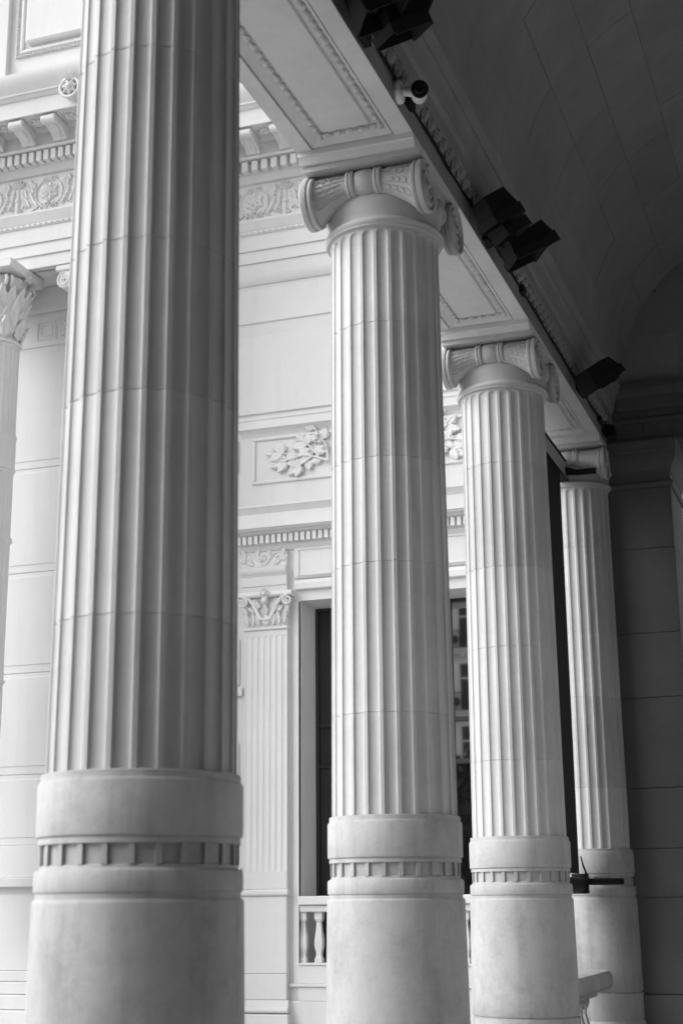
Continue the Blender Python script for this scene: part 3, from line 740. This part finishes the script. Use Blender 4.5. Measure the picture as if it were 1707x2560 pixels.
# ---- balustrade in the window
bl = empty('window_balustrade', (WL-pw.location.x, 0, .9)); bl.parent = pw
BO = (WL, YB, -1.05)
def bpart(mb, name): return mb.build(name, 'facade', bl, org=BO)
bpart(MB().box(WL+.004, WR-.004, YB-.06, YB+.20, -.035, .08, .012), 'coping')
bpart(MB().box(WL+.012, WR-.012, YB-.02, YB+.17, -.125, -.037, .01), 'rail')
bpart(MB().box(WL+.004, WR-.004, YB-.04, YB+.18, -.80, -.772, .006), 'base_rail')
def baluster(mb, cx, cy, h=.052):
    lv = [(-.77, h), (-.715, h), (-.71, h*.8), (-.695, h*.72), (-.66, h*.66), (-.62, h*.78), (-.55, h*1.04), (-.47, h*.98), (-.36, h*.72), (-.27, h*.58), (-.25, h*.58), (-.245, h*.8), (-.225, h*.8), (-.22, h), (-.126, h)]
    vs = []
    for z, r in lv: vs += [(cx-r, cy-r, z), (cx+r, cy-r, z), (cx+r, cy+r, z), (cx-r, cy+r, z)]
    n = len(lv); return mb.add(vs, [(i*4+k, i*4+(k+1) % 4, (i+1)*4+(k+1) % 4, (i+1)*4+k) for i in range(n-1) for k in range(4)]+[(0,1,2,3), (4*n-4, 4*n-3, 4*n-2, 4*n-1)])
bmesh_ = tmpl(baluster(MB(), 0, 0), 'baluster', 'facade', 25)
for k in range(13):
    x = WL+.035+.222*k
    if x < WR: put(bmesh_, (x+.0, YB+.075, 0), bl)
# ---- projecting bay on the left
fbox('bay_core', -13.8, -9.8, -.06, 9.10, 11.8, 0, 19.6, YL)
fbox('bay_wall', -13.8, -9.8, -.70, -1.95, 9.099, 0, 19.6, YL)
YW = 18.2
def bayslab(name, x0, x1, p, z0, z1, c=.01): return MB().box(x0, x1, YW-p, YW+.05, z0, z1, c).build(name, 'facade', pw)
fz = [6.25, 4.67, 3.20, 1.765]
tops = [8.15]+[z for z in fz]
for i in range(4):
    zt, zb_ = tops[i], fz[i]
    bayslab('ashlar_block', -13.6, -9.82, .020, zb_+.004, zt-.004, .004)
    bayslab('raised_field', -11.62, -10.0, .028, zb_+.115, zt-.06, .007)
bayslab('ashlar_block', -13.6, -9.82, .020, .80, 1.761, .004); bayslab('raised_field', -11.62, -10.0, .028, .90, 1.70, .007)
bayslab('plinth_course', -13.6, -9.82, .035, .36, .796, .006)
bayslab('plinth_course', -13.6, -9.82, .10, .235, .357, .01)
bayslab('plinth_course', -13.6, -9.82, .03, -.86, .135, .006)
bayslab('plinth_course', -13.6, -9.82, .08, -1.0, -.865, .01); bayslab('plinth_course', -13.6, -9.82, .10, -1.165, -1.005, .01)
bayslab('plinth_course', -13.6, -9.82, .13, -1.36, -1.17, .012); bayslab('plinth_course', -13.6, -9.82, .16, -1.94, -1.365, .012)
# upper band: key pattern and rosette under the soffit
MB().prism([(YW+.05, 8.72), (YW-.03, 8.72), (YW-.04, 8.74), (YW-.05, 8.78), (YW-.05, 8.82), (YW-.09, 8.90), (YW-.10, 9.09), (YW+.05, 9.09)], -13.6, -9.82, 'x').build('soffit_moulding', 'facade', pw)
bayslab('key_band', -13.6, -9.82, .015, 8.17, 8.68, .006)
rl = Relief(lambda u, v, h: (-11.32+u, YW-.015-h, 8.28+v))
for s_ in (0, .06): rl.tube([(s_, s_), (.30-s_, s_), (.30-s_, .28-s_), (s_, .28-s_), (s_, s_+.02)], .012, .012, .002, 4)
rl.mb.build('key_pattern', 'facade', pw)
rl = Relief(lambda u, v, h: (-10.80+u, YW-.015-h, 8.42+v))
for i in range(4): rl.leaf(0, 0, rad(45+90*i), .17, .13, .04, .02)
for i in range(4): rl.leaf(0, 0, rad(90*i), .13, .06, .03, .01)
rl.ball(0, 0, .035, .03); rl.tube([(-.19, -.17), (.19, -.17), (.19, .17), (-.19, .17), (-.19, -.17)], .01, .01, 0, 4)
rl.mb.build('rosette_panel', 'facade', pw)
# engaged column of the bay
LX, LY, LR = -11.49, 17.42, .30
ec = empty('engaged_column', (LX-pw.location.x, LY-pw.location.y, 0)); ec.parent = pw
EO = (LX, LY, -1.95)
def epart(mb, name, sm=38): return mb.build(name, 'facade', ec, org=EO, smooth=sm)
def smallflutes(z0, z1, nfl=22):
    U = [-.5, -.34, -.25, -.1, .1, .25, .34]; vs = []; n = nfl*len(U); zs = [z0, z0+.03, z0+.05, z1-.05, z1-.03, z1]
    for i, z in enumerate(zs):
        for k in range(nfl):
            for u in U:
                d = .020*(1-(u/.36)**2)**.5 if abs(u) < .36 and 1 < i < 4 else 0
                a = 2*math.pi*(k+u)/nfl; vs.append((LX+(LR-d)*math.cos(a), LY+(LR-d)*math.sin(a), z))
    return MB().add(vs, [(i*n+k, i*n+(k+1) % n, (i+1)*n+(k+1) % n, (i+1)*n+k) for i in range(len(zs)-1) for k in range(n)])
for z0, z1 in ((6.56, 7.90), (5.02, 6.00), (3.0, 4.98), (.4, 2.98)): epart(smallflutes(z0, z1), 'column_shaft')
def ringz(z0, z1, r): return MB().lathe([(r-.03, z0), (r, z0+.012), (r, z1-.012), (r-.03, z1)], 36, (LX, LY, 0))
epart(MB().lathe([(.30, 6.0), (.315, 6.01), (.322, 6.03), (.315, 6.05), (.310, 6.06), (.310, 6.50), (.315, 6.51), (.322, 6.53), (.315, 6.55), (.30, 6.56)], 40, (LX, LY, 0)), 'column_ring')
epart(ringz(4.97, 5.03, .325), 'column_ring'); epart(ringz(2.97, 3.01, .325), 'column_ring'); epart(ringz(-.2, .4, .35), 'column_base')
epart(MB().lathe([(.30, 7.90), (.32, 7.905), (.335, 7.93), (.32, 7.955), (.30, 7.96), (.27, 8.0), (.28, 8.5), (.33, 8.85), (.36, 8.92)], 36, (LX, LY, 0)), 'capital_bell')
epart(MB().box(LX-.47, LX+.44, LY-.47, LY+.45, 8.95, 9.095, .02), 'abacus')
rl = Relief(None)
for tier, (zb_, L, off, rr_) in enumerate(((7.97, .32, 0, .290), (8.02, .58, 22.5, .28), (8.30, .46, 11, .30), (8.30, .46, 34, .30))):
    for k in range(8):
        a = rad(45*k+off); fx, fy = math.cos(a), math.sin(a)
        rl.fn = lambda u, v, h: (LX+(rr_+h+.10*max(0, v-.3))*fx-u*fy, LY+(rr_+h+.10*max(0, v-.3))*fy+u*fx, zb_+v)
        rl.leaf(0, 0, rad(90), L, .20, .06, .14)
        for sg in (-1, 1): rl.leaf(0, L*.35, rad(90+sg*38), L*.45, .11, .05, .06, .02)
for k in range(4):
    a = rad(45+90*k); fx, fy = math.cos(a), math.sin(a)
    rl.fn = lambda u, v, h: (LX+(.36+u)*fx-h*fy, LY+(.36+u)*fy+h*fx, 8.62+v)
    for hh in (-.04, .04): rl.spiral((.04, .19), .085, 1.6, rad(90), -1, .028, .012, hh)
for k in range(4):
    a = rad(90*k); fx, fy = math.cos(a), math.sin(a)
    rl.fn = lambda u, v, h: (LX+(.42+h)*fx-u*fy, LY+(.42+h)*fy+u*fx, 8.95+v)
    for i in range(6): rl.leaf(0, 0, rad(60*i), .09, .07, .04, .03)
    rl.ball(0, 0, .035, .04)
epart(rl.mb, 'acanthus_capital', 45)
# pier at the right end of the bay with its scrolled capital
fbox('bay_pier', -10.33, -9.81, -.02, -1.95, 8.70, .01, 18.3, YL)
fbox('pier_capital', -10.62, -9.81, .05, 9.0, 9.095, .015, 18.3, YL); fbox('pier_capital', -10.55, -9.81, .03, 8.93, 8.998, .02, 18.3, YL)
MB().lathe([(.10, YL-.10), (.13, YL-.085), (.13, YL+.3)], 24, (-10.44, 0, 8.83), 'y').build('pier_volute', 'facade', pw)
rl = Relief(lambda u, v, h: (-10.44+u, YL-.10-h, 8.83+v)); rl.spiral((0, 0), .11, 2, rad(90), 1, .016, .008, .0).ball(0, 0, .025, .01); rl.mb.build('volute_spiral', 'facade', pw)
fbox('pier_capital', -10.42, -9.81, .0, 8.702, 8.928, .01, 18.3, YL)

# ------------------------------------------------------------------ parapet between the two end columns
pa = empty('parapet', (-3.33, 16.6, FLOOR))
tag(pa, 'low stone balustrade with rounded coping joining the last two columns', 'balustrade')
cp = [(-3.56, -1.0), (-3.60, -.96), (-3.61, -.90), (-3.60, -.84), (-3.56, -.80), (-3.50, -.79), (-3.16, -.79), (-3.115, -.80), (-3.085, -.85), (-3.08, -.90), (-3.085, -.96), (-3.115, -1.0)]
MB().prism(cp, 15.0, 17.95, 'y').build('coping', 'drum', pa)
MB().box(-3.50, -3.17, 15.0, 17.4, -1.055, -1.002, .008).build('rail', 'drum', pa)
MB().box(-3.52, -3.15, 15.0, 17.5, -1.70, -1.60, .01).build('base_rail', 'drum', pa)
bb = MB(); lv = [(-1.60, .075), (-1.55, .075), (-1.54, .05), (-1.50, .055), (-1.42, .085), (-1.34, .07), (-1.24, .045), (-1.18, .05), (-1.17, .065), (-1.14, .065), (-1.13, .075), (-1.057, .075)]
vs = []
for z, r in lv: vs += [(-r, -r, z), (r, -r, z), (r, r, z), (-r, r, z)]
bb.add(vs, [(i*4+k, i*4+(k+1) % 4, (i+1)*4+(k+1) % 4, (i+1)*4+k) for i in range(len(lv)-1) for k in range(4)])
bt = tmpl(bb, 'baluster', 'drum', 25)
for k in range(9): put(bt, (-3.335, 15.22+.26*k, 0), pa)

# ------------------------------------------------------------------ banner between the two end columns
bn = empty('banner', (-3.40, 16.4, .1))
tag(bn, 'tall black banner stretched between the last two columns on grey bars', 'banner')
MB().box(-3.408, -3.398, 14.95, 17.87, .30, 5.26).build('banner_sheet', 'blackcloth', bn)
MB().box(-3.46, -3.365, 14.9, 18.20, 5.245, 5.465, .008).build('top_bar', 'grey', bn)
MB().box(-3.414, -3.4085, 14.96, 17.86, .31, 5.24).build('bounce_face', 'pale', bn)  # unseen pale outer side, added to bounce light onto the window reveal
MB().box(-3.475, -3.350, 14.9, 18.22, 5.467, 5.487, .004).build('bar_lip', 'black', bn)
MB().box(-3.475, -3.350, 14.9, 18.22, 5.225, 5.243, .004).build('bar_lip', 'black', bn)
MB().prism([(-3.45, 5.30), (-3.22, 5.27), (-2.98, 5.27), (-2.98, 5.34), (-3.22, 5.34), (-3.45, 5.42)], 18.08, 18.13, 'y').build('top_bracket', 'black', bn)
MB().lathe([(.075, 14.95), (.085, 14.96), (.085, 17.88), (.075, 17.89)], 20, (-3.40, 0, .17), 'y').build('roller', 'black', bn)
MB().box(-3.50, -3.30, 17.90, 17.95, .07, .30, .01).build('roller_cheek', 'black', bn)
MB().box(-3.42, -2.90, 17.96, 18.08, .17, .245, .015).build('bottom_bracket', 'black', bn)
MB().tube([(-3.30, 17.9, .24), (-3.345, 17.85, .40), (-3.365, 17.83, .50)], .014, .008).build('tension_lever', 'black', bn)

# ------------------------------------------------------------------ lamps, camera and cable on the inner cornice
def flood_head(par, loc, rot, s=(.30, .26, .17)):
    """one rectangular floodlight: body, visor rim, ribs; local +Y is the beam"""
    h = empty('lamp_head', loc); h.parent = par; h.rotation_euler = rot
    a, b, c = s[0]/2, s[1]/2, s[2]
    MB().add([(-a,0,-b),(a,0,-b),(a,0,b),(-a,0,b),(-a*.8,-c,-b*.8),(a*.8,-c,-b*.8),(a*.8,-c,b*.8),(-a*.8,-c,b*.8)], [(0,1,2,3),(4,7,6,5),(0,4,5,1),(1,5,6,2),(2,6,7,3),(3,7,4,0)]).build('housing', 'black', h, org=(0,0,0), smooth=0)
    rim = MB()
    for q in ((-a-.012, a+.012, 0, .11, b, b+.014), (-a-.012, a+.012, 0, .07, -b-.014, -b), (-a-.012, -a+.002, 0, .09, -b, b), (a-.002, a+.012, 0, .09, -b, b)): rim.box(*q)
    rim.build('visor', 'black', h, org=(0,0,0), smooth=0)
    MB().box(-a+.01, a-.01, .004, .012, -b+.01, b-.01).build('lens', 'lens', h, org=(0,0,0), smooth=0)
    return h
def floodlight(name, y, heads, label, z=6.02):
    f = empty(name, (-2.86, y, z)); tag(f, label, 'floodlight', 'floodlights along the inner cornice')
    MB().box(-2.90, -2.84, y-.10, y+.10, z-.09, z+.03, .008).build('wall_plate', 'black', f)
    for loc, rot, s in heads:
        flood_head(f, loc, rot, s)
        MB().tube([(-2.86, y, z-.03), (-2.86+loc[0]*.55, y+loc[1]*.6, z-.05+loc[2]*.5), (-2.86+loc[0], y+loc[1], z+loc[2])], .022, .02).build('arm', 'black', f)
    return f
floodlight('floodlight', 8.63, [((.30, -.16, -.13), (rad(-60), rad(10), rad(-50)), (.30, .28, .18)), ((.33, -.12, .07), (rad(-60), rad(0), rad(-60)), (.30, .28, .18)), ((.22, -.42, -.14), (rad(-60), rad(0), rad(-60)), (.30, .28, .18))], 'large black floodlight cluster clamped to the cornice beside the white security camera', 5.905)
floodlight('floodlight', 12.14, [((.24, -.62, -.12), (rad(-55), rad(5), rad(-50)), (.30, .28, .18)), ((.28, .12, -.16), (rad(-60), 0, rad(-60)), (.30, .28, .17)), ((.34, .50, .10), (rad(-50), 0, rad(-40)), (.26, .26, .15)), ((.25, -.30, -.10), (rad(-50), 0, rad(-50)), (.26, .24, .15))], 'black cluster of floodlights clamped to the cornice midway along the vault', 5.90)
floodlight('floodlight', 16.6, [((.28, -.56, -.18), (rad(-55), rad(0), rad(-50)), (.34, .30, .18)), ((.36, -.23, .02), (rad(-40), 0, rad(-40)), (.25, .25, .15))], 'black floodlight pair clamped to the cornice close to the end wall', 5.94)
# security camera
sm = empty('security_camera', (-2.895, 9.47, 5.88)); tag(sm, 'white bullet security camera with dark round front mounted on the stone beam', 'camera')
MB().lathe([(.0, -2.897), (.088, -2.897), (.092, -2.89), (.092, -2.862), (.080, -2.85), (.0, -2.848)], 28, (0, 9.47, 5.885), 'x').build('base', 'white', sm)
MB().tube([(-2.86, 9.47, 5.885), (-2.79, 9.455, 5.855), (-2.735, 9.43, 5.815)], .032, .030, 12).build('arm', 'white', sm)
d = (Vector((-.25, -1.9, -1.1))).normalized(); d = (Vector((0, 0, 0))-Vector((-2.70, 9.22, 5.90))).normalized()*.8+Vector((.10, -.30, .06)); d.normalize()
o_ = Vector((-2.695, 9.40, 5.80)); ax1 = d.cross(Vector((0, 0, 1))).normalized(); ax2 = d.cross(ax1)
def cyl(prof, n=28):
    vs = []; 
    for r, h in prof:
        for k in range(n):
            a = 2*math.pi*k/n; vs.append(o_+d*h+ax1*(r*math.cos(a))+ax2*(r*math.sin(a)))
    m = len(prof); return MB().add(vs, [(i*n+k, i*n+(k+1) % n, (i+1)*n+(k+1) % n, (i+1)*n+k) for i in range(m-1) for k in range(n)]+[tuple(range(n)), tuple(range((m-1)*n, m*n))])
cyl([(.03, -.16), (.055, -.15), (.06, -.05), (.062, .10), (.062, .14)]).build('body', 'white', sm)
cyl([(.064, .12), (.066, .145), (.062, .15), (.05, .152)]).build('front', 'lens', sm)
cyl([(.034, .153), (.030, .158)]).build('lens', 'lens', sm)
# small round lamp at the corner and the cable on the ledge
sp_ = empty('round_spotlight', (-2.80, 18.30, 5.86)); tag(sp_, 'small round black spotlight hanging in the corner above the engaged column', 'spotlight')
MB().lathe([(.03, 18.42), (.075, 18.40), (.085, 18.30), (.085, 18.20), (.075, 18.195), (.07, 18.22), (.0, 18.225)], 22, (-2.80, 0, 5.855), 'y').build('housing', 'black', sp_)
MB().tube([(-2.90, 18.38, 5.93), (-2.85, 18.36, 5.92), (-2.80, 18.34, 5.90)], .015).build('bracket', 'black', sp_)
rr = random.Random(5)
cb = MB().tube([(-2.885+.01*math.sin(i*1.7), 9.0+.33*i, 5.975-.02*abs(math.sin(i*.9))) for i in range(29)], .013, .013, 6).build('power_cable', 'black')
tag(cb, 'thin black power cable sagging along the ledge between the floodlights', 'cable')
for i, yy in enumerate((9.75, 13.6, 18.0)):
    jb = MB().box(-2.90, -2.845, yy-.07, yy+.07, 5.90, 5.99, .012).build('junction_box', 'black')
    tag(jb, ['small black junction box on the beam beside the security camera', 'small black junction box on the beam past the floodlight cluster', 'small black junction box on the beam next to the round spotlight'][i], 'junction box', 'junction boxes on the beam')

# ------------------------------------------------------------------ across the forecourt: house and low tree mirrored in the window, tall tree added
ab = empty('apartment_building', (-20, -36, -1.95)); tag(ab, 'pale stone apartment house with balconies and zinc roof, mirrored in the tall window', 'building')
AX0, AX1, AY = -33.4, -5, -36
MB().box(AX0, AX1, AY-9, AY, -1.95, 16.2).build('wall', 'flat', ab, smooth=0)
MB().prism([(AY-8.5, 16.2), (AY-.3, 16.2), (AY-1.6, 20.5), (AY-6, 21)], AX0, AX1, 'x').build('roof', 'zinc', ab)
MB().box(AX0-.2, AX1+.2, AY-.1, AY+.7, 15.6, 16.3, .05).build('cornice', 'flat', ab)
for st in range(5):
    zb_ = -.3+3.3*st
    MB().box(AX0-.05, AX1+.05, AY-.05, AY+.35, zb_-.25, zb_-.05, .03).build('string_course', 'flat', ab)
    for k in range(11):
        x = AX0+1.6+2.45*k
        wf = MB().box(x-.75, x+.75, AY, AY+.12, zb_+2.55, zb_+2.75, .02).box(x-.75, x-.55, AY, AY+.10, zb_, zb_+2.54, .02).box(x+.55, x+.75, AY, AY+.10, zb_, zb_+2.54, .02).build('window_surround', 'flat', ab)
        MB().box(x-.54, x+.54, AY+.004, AY+.03, zb_+.02, zb_+2.54).build('window', 'frame', ab)
        MB().box(x-.03, x+.03, AY+.031, AY+.06, zb_+.02, zb_+2.54).box(x-.53, x+.53, AY+.031, AY+.058, zb_+1.75, zb_+1.83).build('casement', 'pale', ab)
        rl_ = MB().box(x-1.2, x+1.2, AY+.50, AY+.54, zb_+.95, zb_+1.0).box(x-1.2, x+1.2, AY+.50, AY+.54, zb_+.02, zb_+.06)
        for q in range(16): rl_.box(x-1.2+.155*q, x-1.165+.155*q, AY+.51, AY+.53, zb_+.06, zb_+.95)
        for q in (-.7, 0, .7): rl_.lathe([(.20, AY+.505), (.24, AY+.51), (.24, AY+.53), (.20, AY+.535)], 12, (x+q, 0, zb_+.5), 'y')
        for q in (-.9, -.3, .3, .9): MB().box(x+q-.1, x+q+.1, AY, AY+.4, zb_-.42, zb_-.255, .03).build('balcony_bracket', 'flat', ab)
        rl_.build('balcony_rail', 'iron', ab, smooth=0)
        MB().box(x-1.22, x+1.22, AY+.05, AY+.58, zb_-.06, zb_+.015, .02).build('balcony_slab', 'flat', ab)
def tree(x, y, h, cr, cw, n, label, seed):
    rr = random.Random(seed); t = empty('street_tree', (x, y, -1.95)); tag(t, label, 'tree')
    tk = MB().tube([(x, y, -1.95), (x+.1, y, h*.2), (x-.1, y+.1, h*.5), (x, y, h*.8)], .22, .06, 8)
    for k in range(7):
        a = rr.uniform(0, 6.3); z0 = h*rr.uniform(.15, .6); tk.tube([(x, y, z0), (x+cw*.4*math.cos(a), y+cw*.4*math.sin(a), z0+.8), (x+cw*.75*math.cos(a), y+cw*.75*math.sin(a), z0+1.9)], .07, .02, 5)
    tk.build('trunk', 'bark', t)
    vs = []; fs = []
    cl = []
    for k in range(60):
        a = rr.uniform(0, 6.3); q = math.sqrt(rr.random()); zz = rr.uniform(-1, 1); wq = cw*math.sqrt(max(0, 1-zz*zz))
        cl.append((x+wq*q*math.cos(a), y+wq*q*math.sin(a), h-cr+cr*zz))
    for k in range(n):
        c = rr.choice(cl); p = Vector((c[0]+rr.gauss(0, .55), c[1]+rr.gauss(0, .55), c[2]+rr.gauss(0, .5)))
        d1 = Vector((rr.gauss(0,1), rr.gauss(0,1), rr.gauss(0,1))).normalized(); d2 = d1.orthogonal().normalized(); L = rr.uniform(.26, .46)
        b = len(vs); vs += [p-d1*L, p+d2*L*.5, p+d1*L, p-d2*L*.5]; fs.append((b, b+1, b+2, b+3))
    MB().add(vs, fs).build('crown', 'leaf', t, smooth=0)
tree(-15.3, -20, 4.6, 2.9, 2.6, 7000, 'low dark leafy tree standing before the pale apartment house', 1)
tree(-22.5, -19, 12.5, 6.0, 3.6, 11000, 'tall dark leafy tree added before the apartment house to darken the window reflection', 2)  # added so that the left panes reflect something dark

# ------------------------------------------------------------------ lift everything so that the floor is at zero
for o in list(sc.objects):
    if o.parent is None: o.location.z += EYE
